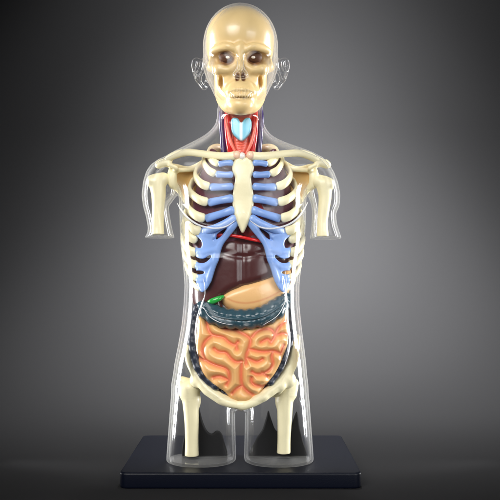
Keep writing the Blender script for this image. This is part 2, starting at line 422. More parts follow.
RIBS = [  # bone points from the cartilage outwards (photo x, y, depth or None = on the cage), cartilage points
    dict(b=[(219, 164, -34), (212, 161, -26), (208, 155, -10), (211, 149, 4), (219, 147, 18), (233, 150, 28)], c=[(233.5, 163, -38), (226, 163, -37), (218, 164.3, -34)], r=3.0),
    dict(b=[(216.5, 174.3, None), (209, 170.5, -28), (204.5, 164, -16), (204, 158.5, -2), (210, 153, 16), (230, 152, 30)], c=[(233.5, 174.6, -38), (225, 174.8, -37), (215.5, 174, -34)], r=3.3),
    dict(b=[(210.5, 187, None), (202, 184, -25), (196, 177.5, -14), (196.5, 171, 0), (203, 164, 16), (220, 162, 30), (234, 164, 34)], c=[(233.8, 186.4, -38), (222, 187, -37), (209.5, 187, None)], r=3.7),
    dict(b=[(209, 202.5, None), (199, 199.5, -24), (191, 193, -10), (190.5, 187, 4), (196, 180, 18), (215, 175, 32), (234, 176, 36)], c=[(234, 198, -38), (222, 200, -37), (208, 202.8, None)], r=4.0),
    dict(b=[(206, 218.5, None), (196, 215.5, -22), (188, 208, -8), (187, 200, 6), (194, 193, 20), (214, 188, 34), (234, 189, 38)], c=[(235, 209, -38), (224, 213, -37), (205, 219, None)], r=4.0),
    dict(b=[(202, 231.5, None), (193, 229, -19), (186.5, 221, -6), (186, 213, 8), (193, 206, 22), (214, 201, 34), (234, 202, 38)], c=[(236.5, 216.5, -38), (227, 222.5, -37), (214, 228.5, -34), (201, 231.8, None)], r=3.9),
    dict(b=[(198, 240, None), (190, 237, -14), (184.5, 230, -4), (184.5, 223, 8), (194, 218, 22), (214, 214, 34), (234, 215, 38)], c=None, r=4.1),
    dict(b=[(197.5, 253, None), (189, 250, -13), (183.8, 242, -3), (184.5, 235, 8), (195, 230, 22), (214, 227, 33), (234, 228, 37)], c=None, r=4.1),
    dict(b=[(198, 265, None), (190.5, 262.5, -12), (184.6, 255, -2), (185.5, 248, 8), (196, 243, 22), (214, 240, 32), (234, 241, 36)], c=None, r=3.6),
    dict(b=[(199, 278, None), (192, 275.5, -12), (187, 268, -2), (187.5, 261, 8), (198, 256, 20), (214, 253, 30), (234, 254, 35)], c=None, r=3.3),
    dict(b=[(201, 288, None), (196, 286.5, -12), (192, 280, -2), (192, 274, 7), (199, 268, 18), (214, 266, 28), (234, 267, 34)], c=None, r=2.8),
]
for side in (0, 1):
    for R in RIBS:
        g = (lambda p: p) if side == 0 else mir
        fill = lambda p: [(a, b, cage(a) if y is None else y) for a, b, y in p]
        pb = fill(g(R['b'])); r = R['r']
        # densify lightly irregular radii
        r *= 1.12; rr = [(r*(.98+.06*math.sin(i*2.1+R['b'][0][1])), r*.55) for i in range(len(pb))]
        rr[0] = (r*1.06, r*.62)
        ro = sweep_obj('rib', pb, rr, M['bone'])
        if R['c']:
            pc = fill(g(R['c'])); n = len(pc)
            sweep_obj('rib_cartilage', pc, [(r*(.82+.16*abs(i/(n-1)*2-1)), r*.6) for i in range(n)], M['cart'], ro)
def build_plate(side):
    g = (lambda p: p) if side == 0 else mir
    out = g([(236, 219), (239, 224), (236, 229), (229, 237.5), (223, 245), (220.5, 253), (218.5, 261), (214.5, 267), (212.5, 276), (209.5, 285), (204, 292), (199.5, 291), (196, 284), (195.5, 272), (195, 262), (195, 250), (195, 238), (200, 231), (212, 229), (226, 223)])
    pl = PX(out, -26)
    f = Field([pl[:, 0].min()-6, -50, pl[:, 1].min()-6], [pl[:, 0].max()+6, 5, pl[:, 1].max()+6], .6)
    f.slab(pl, lambda X, Z: cageX(X, -2.6), lambda X, Z: cageX(X, 3.0), rnd=2.2)
    for hole in ([(191, 238), (196, 236.5), (201, 241), (201, 247), (197, 247.5), (192, 243)],
                 [(192, 255), (198, 258), (204, 258.5), (210, 255), (211, 257.5), (205, 262.5), (198, 262.5), (193, 259)],
                 [(195, 271.5), (199, 270.5), (203.5, 271.5), (203.5, 273.5), (199, 274.5), (195, 273.8)],
                 [(213, 239.3), (219, 233), (227, 228), (229, 228.6), (223.5, 235), (215.5, 240.3)]):
        f.slab(PX(g(hole), -26), -60, 10, 1.2, 'cut', rnd=0)
    # ribs of cartilage stand proud of the plate
    for ln in ([(236, 221), (227, 233), (219, 247), (215, 262), (209, 280)], [(196, 234), (206, 234.5), (214, 237)], [(196, 251), (206, 252), (215, 250)], [(197, 266), (206, 267), (212, 263)], [(198, 280), (205, 280)]):
        pts = [P(a, b, cage(a)-1.2) for a, b in g(ln)]
        f.tube(pts, [2.6]*len(pts), 2.2)
    V, Q = f.nets(); mesh_obj('costal_cartilage', V, Q, M['cart'], model)
build_plate(0); build_plate(1)

def build_spine():
    f = Field(*box(P(232, 95, 10), P(254, 385, 55)), h=1.1)
    z0, z1, n = 96, 372, 25
    for i in range(n):
        t = i/(n-1); py = z0+(z1-z0)*t**1.06; Y = 14+20*math.sin(min(1, t*1.7)*math.pi/2); r = 5.5+4*t
        f.ell(P(242.5, py, Y), (r*1.15, r, (3.6+2.0*t)), .6)
        f.cone(P(242.5, py, Y+r), P(242.5, py+3, Y+r+7), 2.2, 1.6, 1.5)
        f.cone(P(242.5-9, py, Y+r*.7), P(242.5+9, py, Y+r*.7), 1.8, 1.8, 1.5)
    V, Q = f.nets(relax=1); mesh_obj('spine', V, Q, M['bone'], model)
build_spine()

# --- collarbones, shoulder blades, arms
def build_shoulder(side):
    g = (lambda p: p) if side == 0 else mir
    if side == 0:
        cl = [(236.5, 155.2, -38), (228, 156.5, -35), (215, 155.5, -28), (200, 153.5, -20), (187, 152.4, -14), (175, 155, -8), (168, 159, -4)]
    else:
        cl = [(250.5, 155.5, -38), (260, 156.5, -35), (274, 155, -28), (288, 153.4, -20), (300, 153.2, -14), (310, 156, -8), (317, 160.5, -4)]
    A = [P(*p) for p in cl]
    f = Field(*box(*A, m=9), h=.6)
    f.tube(A, [x*S for x in (4.2, 4.2, 3.7, 3.5, 3.7, 3.9, 3.2)], sy=1.2)
    V, Q = f.nets(); co = mesh_obj('collarbone', V, Q, M['bone'], model)
    f = Field(*box(A[0], m=9), h=.5)
    f.ell(A[0]+np.array([.3 if side == 0 else -.3, -1.0, 0]), (4.2, 4.3, 4.6)); V, Q = f.nets(); mesh_obj('joint', V, Q, M['gristle'], co)
    # shoulder blade
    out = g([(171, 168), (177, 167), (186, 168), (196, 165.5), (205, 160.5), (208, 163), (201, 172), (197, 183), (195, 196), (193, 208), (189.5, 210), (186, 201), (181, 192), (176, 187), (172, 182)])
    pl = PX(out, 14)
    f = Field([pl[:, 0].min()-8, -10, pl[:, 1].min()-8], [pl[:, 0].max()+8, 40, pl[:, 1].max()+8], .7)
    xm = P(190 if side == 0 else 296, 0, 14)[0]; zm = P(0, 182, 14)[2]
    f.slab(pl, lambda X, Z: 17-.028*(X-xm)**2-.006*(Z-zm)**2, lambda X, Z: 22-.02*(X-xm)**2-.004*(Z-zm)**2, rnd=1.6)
    V, Q = f.nets(); bl = mesh_obj('shoulder_blade', V, Q, M['shade_ochre'], model)
    f = Field(*box(P(150, 150, -14) if side == 0 else P(282, 150, -14), P(212, 214, 26) if side == 0 else P(336, 214, 26), m=6), h=.7)
    G = lambda *p: P(*g([p])[0])
    f.tube([G(169, 163, -4), G(163, 163.5, -1), G(158.5, 165, 2), G(160, 162, 8)], (3.4, 4.2, 4.0, 3), 2)              # acromion
    f.tube([G(170, 159, -3), G(163, 163, 0)], (3.6, 4), 2)
    f.tube([G(162, 164, 6), G(176, 166, 14), G(190, 168, 20), G(205, 160, 22)], (3, 2.4, 2.2, 2), 2)
    f.tube([G(173, 168, 8), G(172, 176, 4), G(173, 184, 6), G(177, 188, 10)], (4, 5.4, 5, 3), 3)                 # socket
    f.tube([G(175, 171, 4), G(176, 168, -4), G(170, 165, -6)], (3.4, 2.6, 2.0), 2)
    f.tube([G(176, 170, 6), G(185, 170, 8), G(196, 168.5, 12), G(206, 163, 14)], (3, 2.6, 2.8, 2.2), 2)            # upper border
    f.tube([G(175, 186, 8), G(181, 195, 10), G(187, 204, 13), G(191, 210, 15)], (3, 1.9, 2.0, 1.6), 2)             # outer border
    V, Q = f.nets(); mesh_obj('shoulder_socket', V, Q, M['bone'], bl)
    # arm bone
    if side == 0: arm = dict(head=(157.5, 182.5), s=[(157, 182), (158.5, 194), (158.3, 206), (157.8, 220), (158, 234.5)], r=(8.6, 7.3, 6.4, 6.1, 6.3), tub=(151, 181), ball=(163, 179))
    else: arm = dict(head=(323.5, 184), s=[(324, 184), (325, 196), (324, 208), (322.4, 222), (322.8, 236.5)], r=(8.2, 6.6, 5.8, 5.3, 6.0), tub=(330, 184), ball=(318, 181))
    A = [P(a, b, 2) for a, b in arm['s']]
    f = Field(*box(*A, m=17), h=.65)
    f.tube(A, [x*S for x in arm['r']]); f.ell(P(*arm['tub'], 0), (5, 6, 6), 3); f.ell(P(*arm['ball'], 4), (7.4, 8, 7.2), 3)
    f.tube([P(arm['head'][0]+(1.5 if side == 0 else -1.5), 178, -8), P(arm['head'][0]+(1 if side == 0 else -1), 196, -8)], (1.3, 1.0), 3, 'cut')
    zc = A[-1][2]; f.f[:, :, :] = np.maximum(f.f, (zc-f.ax[2])[None, None, :])
    V, Q = f.nets(); mesh_obj('upper_arm_bone', V, Q, M['bone'], model)
build_shoulder(0); build_shoulder(1)

# --- organs of the chest
def build_chest():
    for side in (0, 1):
        g = (lambda p: p) if side == 0 else mir
        out = g([(211, 146), (217, 150), (224, 160), (236, 168), (240, 190), (240, 225), (236, 244), (215, 250), (197, 258), (191, 245), (190, 225), (191, 205), (194, 190), (199, 175), (204, 160), (206, 150)])
        pl = PX(out, -18)
        f = Field([pl[:, 0].min()-5, -40, pl[:, 1].min()-5], [pl[:, 0].max()+5, 34, pl[:, 1].max()+5], 1.0)
        zt = P(0, 185, 0)[2]
        f.slab(pl, lambda X, Z: cageX(X, 7.5)+.006*np.clip(Z-zt, 0, 99)**2*1.4, lambda X, Z: 28-.01*(Z-zt)**2*0+0*X, rnd=7)
        f.tube([P(*p) for p in g([(190, 205, -30), (212, 207, -30), (228, 216, -34), (238, 224, -34)])], [1.0]*4, 2.5, 'cut')
        f.tube([P(*p) for p in g([(206, 184, -30), (222, 190, -33), (238, 189, -34)])], [.8]*3, 2.5, 'cut')
        V, Q = f.nets(relax=3); mesh_obj('lung', V, Q, M['lung'], model)
    f = Field(*box(P(222, 180, -36), P(272, 245, 10)), h=.9)
    f.ell(P(248, 214, -14), (22, 17, 24), rot=-25); f.ell(P(240, 200, -14), (15, 14, 15), 6)
    f.ell(P(252, 232, -20), (9, 8, 9), 4); f.ell(P(219, 236, -22), (8, 6, 5), 2)
    V, Q = f.nets(); mesh_obj('heart', V, Q, M['heart'], model)
    sweep_obj('diaphragm', [(205, 239, -18), (213, 236.4, -25), (224, 235, -29), (238, 236.5, -31.5), (252, 239.5, -31.5), (266, 242.5, -26), (276, 246, -20)], [(1.6, 1.4)]*7, M['red'], sub=8)
build_chest()

def build_belly():
    # liver
    out = [(191, 266), (196, 254), (203, 244), (214, 238), (228, 236.5), (243, 238), (258, 240), (272, 244), (283, 250), (290, 260), (291, 268), (286, 269.5), (276, 275.5), (262, 281.5), (246, 286), (232, 291), (222, 299), (222, 309), (209, 311), (199, 309), (192, 305), (190, 292), (190, 278)]
    pl = PX(out, -20)
    f = Field([pl[:, 0].min()-5, -46, pl[:, 1].min()-5], [pl[:, 0].max()+5, 26, pl[:, 1].max()+5], .8)
    zt, zb = P(0, 262, 0)[2], P(0, 300, 0)[2]
    x1, x2, x3 = P(232, 0, -20)[0], P(255, 0, -20)[0], P(243, 0, -20)[0]
    f.slab(pl, lambda X, Z: cageX(X, 5.5)+.004*np.clip(Z-zt, 0, 99)**2+2.6*np.exp(-((X-x3)/4.5)**2)+1.5*np.exp(-((Z-P(0, 257, 0)[2]-.01*(X-x3)**2)/3.0)**2)*(np.abs(X-x3) < 34*S), lambda X, Z: 20+0*X, rnd=8)
    V, Q = f.nets(relax=3); mesh_obj('liver', V, Q, M['liver'], model)
    # stomach
    out = [(219, 298), (228, 291), (240, 286), (256, 280), (270, 274), (280, 268), (288, 266), (293, 273), (293, 284), (288, 295), (278, 304), (264, 311), (250, 314), (236, 313), (225, 307)]
    pl = PX(out, -20)
    f = Field([pl[:, 0].min()-5, -44, pl[:, 1].min()-5], [pl[:, 0].max()+5, 20, pl[:, 1].max()+5], .7)
    za = P(0, 292, 0)[2]
    f.slab(pl, lambda X, Z: cageX(X, 6.5)+.012*(Z-za)**2, 12, rnd=8)
    V, Q = f.nets(relax=3)
    d = linedist(V[:, 0], V[:, 2], [PX([(226, 298), (236, 302), (248, 303), (262, 300), (276, 294), (288, 286)], -28)])
    mesh_obj('stomach', V, Q, M['stomach'], model, attr=np.clip(1-d/1.6, 0, 1)*.55)
    # gallbladder
    tube_obj('gallbladder', [(209.5, 302, -25), (213, 301, -28), (219, 298.6, -29), (223, 296.5, -27)], (2.2, 3.0, 2.6, 1.5), M['gall'], h=.45)
    # colon across the belly, pouched, with a band along its middle
    path = [(203, 307, -17), (208.5, 311.5, -26), (217, 316, -31), (229, 318.6, -34), (243, 319.4, -35), (257, 318, -34), (269, 313.4, -31), (279, 306.5, -27), (286, 299, -17)]
    A = catmull(np.array([P(*p) for p in path]), 12)
    s = np.concatenate([[0], np.cumsum(np.linalg.norm(np.diff(A, axis=0), axis=1))])
    f = Field(A.min(0)-16, A.max(0)+16, .65)
    n = 12
    for i in range(n):
        t = s[-1]*i/(n-1); c = np.array([np.interp(t, s, A[:, j]) for j in range(3)])
        c2 = np.array([np.interp(min(t+1, s[-1]), s, A[:, j])-np.interp(max(t-1, 0), s, A[:, j]) for j in range(3)]); ang = math.degrees(math.atan2(c2[2], c2[0]))
        R = [6.5, 9.5, 11.2][min(i, n-1-i, 2)]
        f.ell(c, (7.4, 9.8*R/11.2, R), 1.5, rot=ang)
    B = A[4:-4:6]; f.tube(B, [6.5]+[8.8]*(len(B)-2)+[6.5], 2.5, sub=3)
    fr = np.array([[0, -10.2, .6]])
    f.tube((A+fr)[::6], [1.9]*len(A[::6]), 2.0, 'cut', sub=3)
    f.tube((A+fr*np.array([0, .93, 1]))[::6], [1.2]*len(A[::6]), .6, sub=3)
    V, Q = f.nets(relax=2)
    ln = [PX([(q[0], q[1]) for q in path], -36)]
    mesh_obj('transverse_colon', V, Q, M['colon'], model)
    def haustra(name, path, r, mat, n, sq=.75):
        A = catmull(np.array([P(*p) for p in path]), 10)
        s = np.concatenate([[0], np.cumsum(np.linalg.norm(np.diff(A, axis=0), axis=1))])
        f = Field(A.min(0)-12, A.max(0)+12, .65)
        for i in range(n):
            t = s[-1]*i/(n-1); c = np.array([np.interp(t, s, A[:, j]) for j in range(3)])
            q = r*(1+.1*math.sin(i*1.9)); f.ell(c, (q*S, q*1.1*S, q*S), 1.5)
        f.tube(A[::5], [r*sq*S]*len(A[::5]), 1, sub=3)
        V, Q = f.nets(relax=2); mesh_obj(name, V, Q, mat, model)
    haustra('ascending_colon', [(198, 308, -16), (194.5, 320, -18), (193, 335, -20), (193.4, 350, -22), (197, 364, -23), (203, 374, -24), (209.5, 381, -25), (216, 385.5, -27)], 4.7, M['navy'], 11, .92)
    haustra('descending_colon', [(289.5, 304, -14), (290.3, 318, -14), (290.6, 332, -15), (289, 343, -17), (285.5, 354, -19), (281.5, 364, -21), (275.5, 374, -23), (270, 381.5, -25)], 4.2, M['navy'], 11, .9)
    haustra('lower_colon', [(222, 391, -18), (232, 398.5, -22), (243, 401.5, -24), (254, 398.5, -22), (264, 389, -18)], 4.6, M['navy'], 9, .9)
    # small intestine: one coiled mass
    out = [(199, 316), (212, 322), (226, 326), (243, 328), (260, 326), (273, 320), (286, 310), (288.5, 318), (289, 331), (287.5, 345), (283, 357), (278, 368), (271, 379), (263, 389), (254, 398.5), (243, 403), (232, 399.5), (224, 391), (215, 386), (205, 377), (198.5, 364), (195.5, 349), (196, 332)]
    pl = PX(out, -26)
    f = Field([pl[:, 0].min()-5, -52, pl[:, 1].min()-5], [pl[:, 0].max()+5, 14, pl[:, 1].max()+5], .6)
    xc, zc = P(243, 0, -26)[0], P(0, 355, -26)[2]
    front = lambda X, Z: -40+.0032*(X-xc)**2+.0022*(Z-zc)**2
    GR = [[(206, 315), (207, 327), (212, 335), (223, 337.5), (228.5, 342), (234.5, 345), (238, 342)], [(236, 344), (237, 349.5)],
          [(211.5, 336), (204.5, 342.5), (201.8, 351), (205, 360), (214, 365), (224, 368), (228.5, 372), (229, 380), (226.5, 385)],
          [(214, 349), (218.5, 352), (226, 353), (231, 358.5), (236, 362), (242, 361.5)],
          [(231, 329), (237, 331.5), (247, 336), (250.5, 340), (249, 348), (246.5, 355), (246, 364)],
          [(252, 337), (257.5, 332), (266, 329.5), (272, 330.5), (275, 336), (272, 341.5)], [(275, 336), (283, 334), (288, 336)],
          [(261, 342.5), (267.5, 339.5), (271, 343)], [(249, 349), (256.5, 351), (264, 352), (273, 351.5), (281, 354)],
          [(273, 352), (271.8, 357), (273, 364), (270, 369.5), (264, 373.5), (256.5, 374.5), (252, 372)],
          [(247, 358), (256.5, 362), (262.5, 359.5)], [(251.5, 378), (252, 383), (256.5, 386), (266, 387.5)],
          [(241.5, 364), (241, 375), (242, 385), (247, 391.5), (253, 395.5)], [(232, 394), (237, 389), (242, 386)],
          [(197, 358), (205, 361)], [(213, 378), (220, 377), (228, 380)], [(216, 322), (224, 329), (232, 330)], [(275, 336), (279, 328), (286, 322)], [(281, 354), (284, 346)], [(262, 373), (268, 377)]]
    GL = [PX(l, -37) for l in GR]
    sl, X, Y, Z = f.reg(f.lo, f.lo+1e4, 0)
    gd = linedist(f.ax[0][:, None], f.ax[2][None, :], GL)
    edge = -polysdf(f.ax[0][:, None], f.ax[2][None, :], catmull(pl, 5, True))
    prof = 2.0*np.exp(-(gd/1.7)**2)+2.6*np.exp(-(gd/4.2)**2)
    lump = np.zeros_like(gd)
    yf = -40+.0032*(f.ax[0][:, None]-xc)**2+.0022*(f.ax[2][None, :]-zc)**2+prof-2.0*(1-np.exp(-(gd/6.0)**2))
    d2 = -edge[:, None, :]+0*Y; rnd = 9.0
    dy = np.maximum(yf[:, None, :]-Y, Y-6)
    p, q = d2+rnd, dy*.8+rnd
    f.f = (np.sqrt(np.maximum(p, 0)**2+np.maximum(q, 0)**2)+np.minimum(np.maximum(p, q), 0)-rnd).astype(np.float32)
    V, Q = f.nets(relax=2)
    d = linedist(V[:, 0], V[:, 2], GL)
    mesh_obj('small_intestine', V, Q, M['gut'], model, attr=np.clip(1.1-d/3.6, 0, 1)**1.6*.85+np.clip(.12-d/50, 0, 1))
build_belly()

# --- pelvis and thigh bones
def build_pelvis():
    f = Field(*box(P(182, 330, -34), P(304, 415, 44)), h=.9)
    L = [(188.5, 348, -6), (189.5, 360, -8), (196, 373, -14), (205, 385.5, -19), (216, 395.5, -25), (229, 402.5, -30), (243, 405.5, -31)]
    Rr = [(297.3, 337, -6), (296, 348, -7), (291.5, 362, -10), (284, 377, -15), (275, 387, -20), (262, 396.5, -26), (251, 403, -30), (243, 405.5, -31)]
    f.tube([P(*p) for p in L], [x*S for x in (3.6, 4.4, 5.0, 5.9, 5.6, 4.8, 4.0)], 2)
    for q in ((224, 400, -27), (210, 391, -21), (262, 397, -27), (277, 386, -18)): f.ell(P(*q), (7, 6, 4.6), 3)
    f.tube([P(*p) for p in Rr], [x*S for x in (3, 3.8, 4.6, 5.3, 5.7, 5.4, 4.7, 4.0)], 2)
    for g in ((lambda p: p), mir):
        # wing bowl behind the gut
        pl = PX(g([(190, 345), (205, 338), (222, 345), (232, 362), (230, 380), (218, 394), (206, 386), (196, 374), (190, 360)]), 10)
        f.slab(pl, lambda X, Z: 16-.012*(X-xC)**2, lambda X, Z: 21-.012*(X-xC)**2, 4, rnd=2)
        f.tube([P(*p) for p in g([(205, 386, -18), (212, 393, 0), (224, 385, 16), (236, 376, 28)])], [5, 5, 6, 7], 4)
        f.ell(P(*g([(198, 380, -8)])[0]), (9, 11, 9), 4)
    f.tube([P(243, 352, 30), P(243, 370, 33), P(243, 388, 34)], (14, 11, 6), 4)
    f.ell(P(243, 404.5, -31), (5, 5, 5), 3)
    V, Q = f.nets(relax=3); mesh_obj('pelvis', V, Q, M['bone'], model)
    for side in (0, 1):
        if side == 0:
            sh = [(190.5, 388), (190.6, 402), (191.5, 420), (191.8, 440), (191.8, 455)]; r = (10.2, 8.2, 7.2, 6.6, 7.0); tro = (182.4, 381.5); hd = (199, 382.5); bot = 455.6
        else:
            sh = [(285.5, 386), (285, 400), (284.6, 418), (284, 438), (283.6, 453)]; r = (10.0, 8.4, 7.4, 6.6, 6.9); tro = (294, 383.5); hd = (278.5, 381); bot = 453
        A = [P(a, b, 0) for a, b in sh]
        f = Field(*box(*A, P(tro[0], tro[1]-8, -8), P(hd[0], hd[1]-8, 8), m=11), h=.7)
        f.tube(A, [x*S for x in r])
        f.tube([P(tro[0], tro[1]-.5, 0), P(tro[0]+(2.5 if side == 0 else -2.5), 394, 0)], (5.2, 6.0), 4)
        f.tube([P(hd[0], hd[1], -3), P((hd[0]+sh[0][0])/2, 387, 0)], (7.4, 6.5), 3)
        f.ell(P(sh[1][0]+(6.2 if side == 0 else -5.6), 401, 2), (4.2, 5, 7), 4)
        f.f = np.maximum(f.f, (P(0, bot, 0)[2]-f.ax[2])[None, None, :])
        V, Q = f.nets(relax=2); mesh_obj('thigh_bone', V, Q, M['bone'], model)
build_pelvis()

# --- clear body shell
def loft(f, rows, n=2.3, k=4.0, cap=True):
    """rows: (photo y, left x, right x, front Y, back Y) down the body"""
    R = np.array(rows, float)
    zs = CH+(270-R[:, 0])*S; xl = (R[:, 1]-250)*S; xr = (R[:, 2]-250)*S
    o = np.argsort(zs); zs, xl, xr, yf, yb = zs[o], xl[o], xr[o], R[o, 3], R[o, 4]
    zz = np.linspace(zs[0], zs[-1], 400)
    def sm(v):
        q = np.interp(zz, zs, v); kk = np.exp(-np.linspace(-2, 2, 15)**2); kk /= kk.sum()
        return np.convolve(np.pad(q, 7, mode='edge'), kk, 'valid')
    xl, xr, yf, yb = map(sm, (xl, xr, yf, yb))
    lo = np.array([xl.min(), yf.min(), zs[0]]); hi = np.array([xr.max(), yb.max(), zs[-1]])
    sl, X, Y, Z = f.reg(lo, hi, k+6)
    z = Z[0, 0]; A = [np.interp(z, zz, v)[None, None, :] for v in (xl, xr, yf, yb)]
    cx = (A[0]+A[1])/2; rx = (A[1]-A[0])/2; ymid = 4.0
    ry = np.where(Y < ymid, ymid-A[2], A[3]-ymid)
    q = ((np.abs(X-cx)/rx)**n+(np.abs(Y-ymid)/ry)**n)**(1/n)
    d = (q-1)*np.minimum(rx, ry)
    d = np.maximum(d, np.maximum(zs[0]-Z, Z-zs[-1]))
    f.put(sl, d.astype(np.float32), k, 'add')
def build_shell():
    f = Field([-132, -62, -5], [112, 64, 504], 1.15)   # the whole figure
    T = [(108, 217, 263, -22, 30), (116, 217, 263, -22, 30), (124, 215.5, 264, -23, 31), (130, 211, 267, -25, 33), (136, 204, 272, -28, 35), (140, 197, 279, -31, 37), (144, 189, 288, -33, 38), (148, 181, 300, -35, 39), (152, 173, 312, -37, 40), (157, 164, 322, -39, 40), (163, 157, 329, -41, 40), (170, 154, 331, -43, 40), (178, 166, 318, -44, 41), (190, 178, 307, -45, 42), (205, 179, 306.5, -46, 43), (225, 179.5, 306, -45, 43), (245, 180.5, 304.5, -43, 42), (265, 183, 301.5, -43, 40), (285, 184.5, 299.5, -44, 38), (305, 183.5, 299.5, -45, 37), (325, 181.5, 301.5, -46, 38), (345, 178, 304, -46, 42), (365, 174, 306.5, -44, 45), (385, 172.5, 307, -40, 44), (396, 177, 303, -35, 40), (403, 186, 294, -27, 32), (409, 198, 282, -14, 20)]
    loft(f, T, 2.35, 3)
    # shoulder caps and arms
    loft(f, [(160, 158, 178, -14, 20), (165, 150.5, 180, -20, 26), (172, 146, 180, -24, 28), (182, 143, 178, -25, 29), (195, 141.5, 176, -24, 28), (206, 143, 168, -23, 27), (217, 146, 169.5, -21, 25), (228, 148, 171.5, -21, 25), (234, 147, 173, -22, 26), (238, 144, 174.5, -22, 26)], 2.2, 4)
    loft(f, [(160, 308, 322, -14, 20), (165, 306, 328, -20, 26), (172, 306, 334, -24, 28), (182, 307, 338, -25, 29), (195, 309, 340.5, -24, 28), (206, 312, 339.5, -23, 27), (214, 312.5, 336, -21, 25), (224, 312, 337, -21, 25), (233, 311, 340, -22, 26), (239, 310, 342, -22, 26)], 2.2, 4)
    # thighs
    loft(f, [(356, 185, 222, -20, 22), (372, 176, 230, -32, 34), (386, 172, 235, -34, 38), (400, 170.5, 235, -33, 38), (420, 169, 235, -32, 36), (440, 167.5, 235.5, -32, 34), (461.5, 166, 236, -32, 33)], 2.2, 5)
    loft(f, [(356, 258, 295, -20, 22), (372, 250, 304, -32, 34), (386, 245, 307.5, -34, 38), (400, 245, 309.5, -33, 38), (420, 245, 311, -32, 36), (440, 244.5, 312.5, -32, 34), (461.5, 244, 314, -32, 33)], 2.2, 5)
    # head
    c = lambda px, py, Y: P(px, py, Y)
    f.ell(c(240.5, 47, 5), (37.7*S, 49, 42*S), 3)
    f.ell(c(240.5, 40, -10), (33*S, 38, 32*S), 6)
    f.ell(c(240.5, 64, -2), (37.2*S, 38, 33*S), 5)
    f.ell(c(240.5, 76, -10), (30.5*S, 33, 36*S), 8)
    f.ell(c(240.5, 104, -22), (17*S, 24, 13*S), 10)
    for sx in (-1, 1):
        f.ell(c(240.5+sx*20, 70, -30), (10, 12, 11), 9)
        f.ell(c(240.5+sx*14, 57, -52), (9, 7, 5), 5, 'cut')
        f.ell(c(240.5+sx*4.5, 75, -51), (4.2, 5, 3.6), 3)
        # ears
        e0 = np.array([0, 0, 0])
        f.ell(c(240.5+sx*41, 71, 5), (4.8, 7.5, 12), 3, rot=sx*16)
        f.tube([c(240.5+sx*39, 64, 2), c(240.5+sx*43, 60, 4), c(240.5+sx*46.6, 62, 8), c(240.5+sx*46.6, 70, 10), c(240.5+sx*42.6, 79, 8), c(240.5+sx*37.4, 87, 4), c(240.5+sx*35, 87, 1), c(240.5+sx*34, 81, 0)], [2.4, 2.9, 3.0, 2.8, 2.7, 3.2, 2.8, 2.4], 3)
        f.ell(c(240.5+sx*42.4, 70, -2), (2.6, 4.5, 7.5), 2.5, 'cut', rot=sx*16)
    f.tube([c(240.5, 52, -44), c(240.5, 62, -48), c(240.5, 72, -55), c(240.5, 75, -55)], (4, 3.6, 4.6, 4.4), 5)
    f.tube([c(230, 92, -44), c(236, 90.4, -49), c(241, 91, -50.5), c(246, 90.4, -49), c(252, 92, -44)], (1.4, 2.4, 2.3, 2.4, 1.4), 2.5)
    f.tube([c(231.5, 93.8, -44), c(236, 95.6, -48.5), c(241, 96.4, -50), c(246, 95.6, -48.5), c(250.5, 93.8, -44)], (1.4, 2.5, 3, 2.5, 1.4), 2.5)
    # relief of the chest and belly (moulded lines)
    x, z = f.ax[0][:, None], f.ax[2][None, :]
    YF = -42
    pec = [PX([(176, 201), (182, 211), (190, 219), (200, 225.5), (214, 228.3), (226, 226), (234, 221), (239, 214)], YF), PX([(309, 200), (303, 211), (296, 219.5), (286, 225.5), (272, 228.5), (259, 226), (250, 221), (245, 214)], YF)]
    dp = linedist(x, z, pec)
    pad = np.minimum(1, np.exp(-((x-P(214, 0, YF)[0])/(27*S))**4-((z-P(0, 200, YF)[2])/(27*S))**4)+np.exp(-((x-P(270, 0, YF)[0])/(27*S))**4-((z-P(0, 200, YF)[2])/(27*S))**4))
    belly = [PX([(204, 276), (206, 292), (202, 305), (198, 322), (197, 345), (203, 372), (217, 398)], YF), PX([(282, 276), (284, 292), (285, 303), (286, 322), (288, 345), (282, 372), (268, 398)], YF), PX([(204, 305), (212, 317), (224, 323), (243, 326), (262, 323), (276, 315), (285, 303)], YF), PX([(200, 258), (222, 258), (243, 253), (264, 258), (286, 257)], YF)]
    db = linedist(x, z, belly)
    rel = 3.4*pad+3.2*np.exp(-(dp/1.8)**2)+1.8*np.exp(-(db/2.1)**2)-1.0*np.exp(-((x-P(243, 0, YF)[0])/3.0)**2)*(z < P(0, 220, 0)[2])*(z > P(0, 400, 0)[2])
    w = np.clip((-f.ax[1]-8)/16, 0, 1)[None, :, None]
    zok = ((z < P(0, 150, 0)[2]) & (z > P(0, 402, 0)[2])).astype(np.float32)
    f.f -= ((rel*zok)[:, None, :]*w).astype(np.float32)
    # seam where front and back half meet
    zs_ = np.maximum(f.ax[2][None, None, :]*0, 0)
    # true distances, then hollow out
    f.f = np.maximum(f.f, (.35-f.ax[2])[None, None, :])
    near = np.clip(f.f, -14, 14)
    gx, gy, gz = np.gradient(near, f.h)
    gm = np.sqrt(gx*gx+gy*gy+gz*gz); del gx, gy, gz
    f.f = np.where(np.abs(near) < 12, near/np.clip(gm, .45, 1.6), near).astype(np.float32); del near, gm
    V, Q = f.nets(0.0, relax=9)
    V2, Q2 = f.nets(-2.3, relax=9)
    Va = np.concatenate([V, V2]); Qa = np.concatenate([Q, Q2[:, ::-1]+len(V)])
    sh = mesh_obj('body_shell', Va, Qa, M['clear'], model)
    # whitish tubes: chest plate edges, and belly reflections put into solid lines
    W = V[V[:, 1] < 6]
    def on(px, py):
        Y = -35.0
        for _ in range(3):
            p = P(px, py, Y); d = (W[:, 0]-p[0])**2+(W[:, 2]-p[2])**2
            m = d < 6
            Y = W[m, 1].min() if m.any() else Y
        return P(px, py, Y-.2)
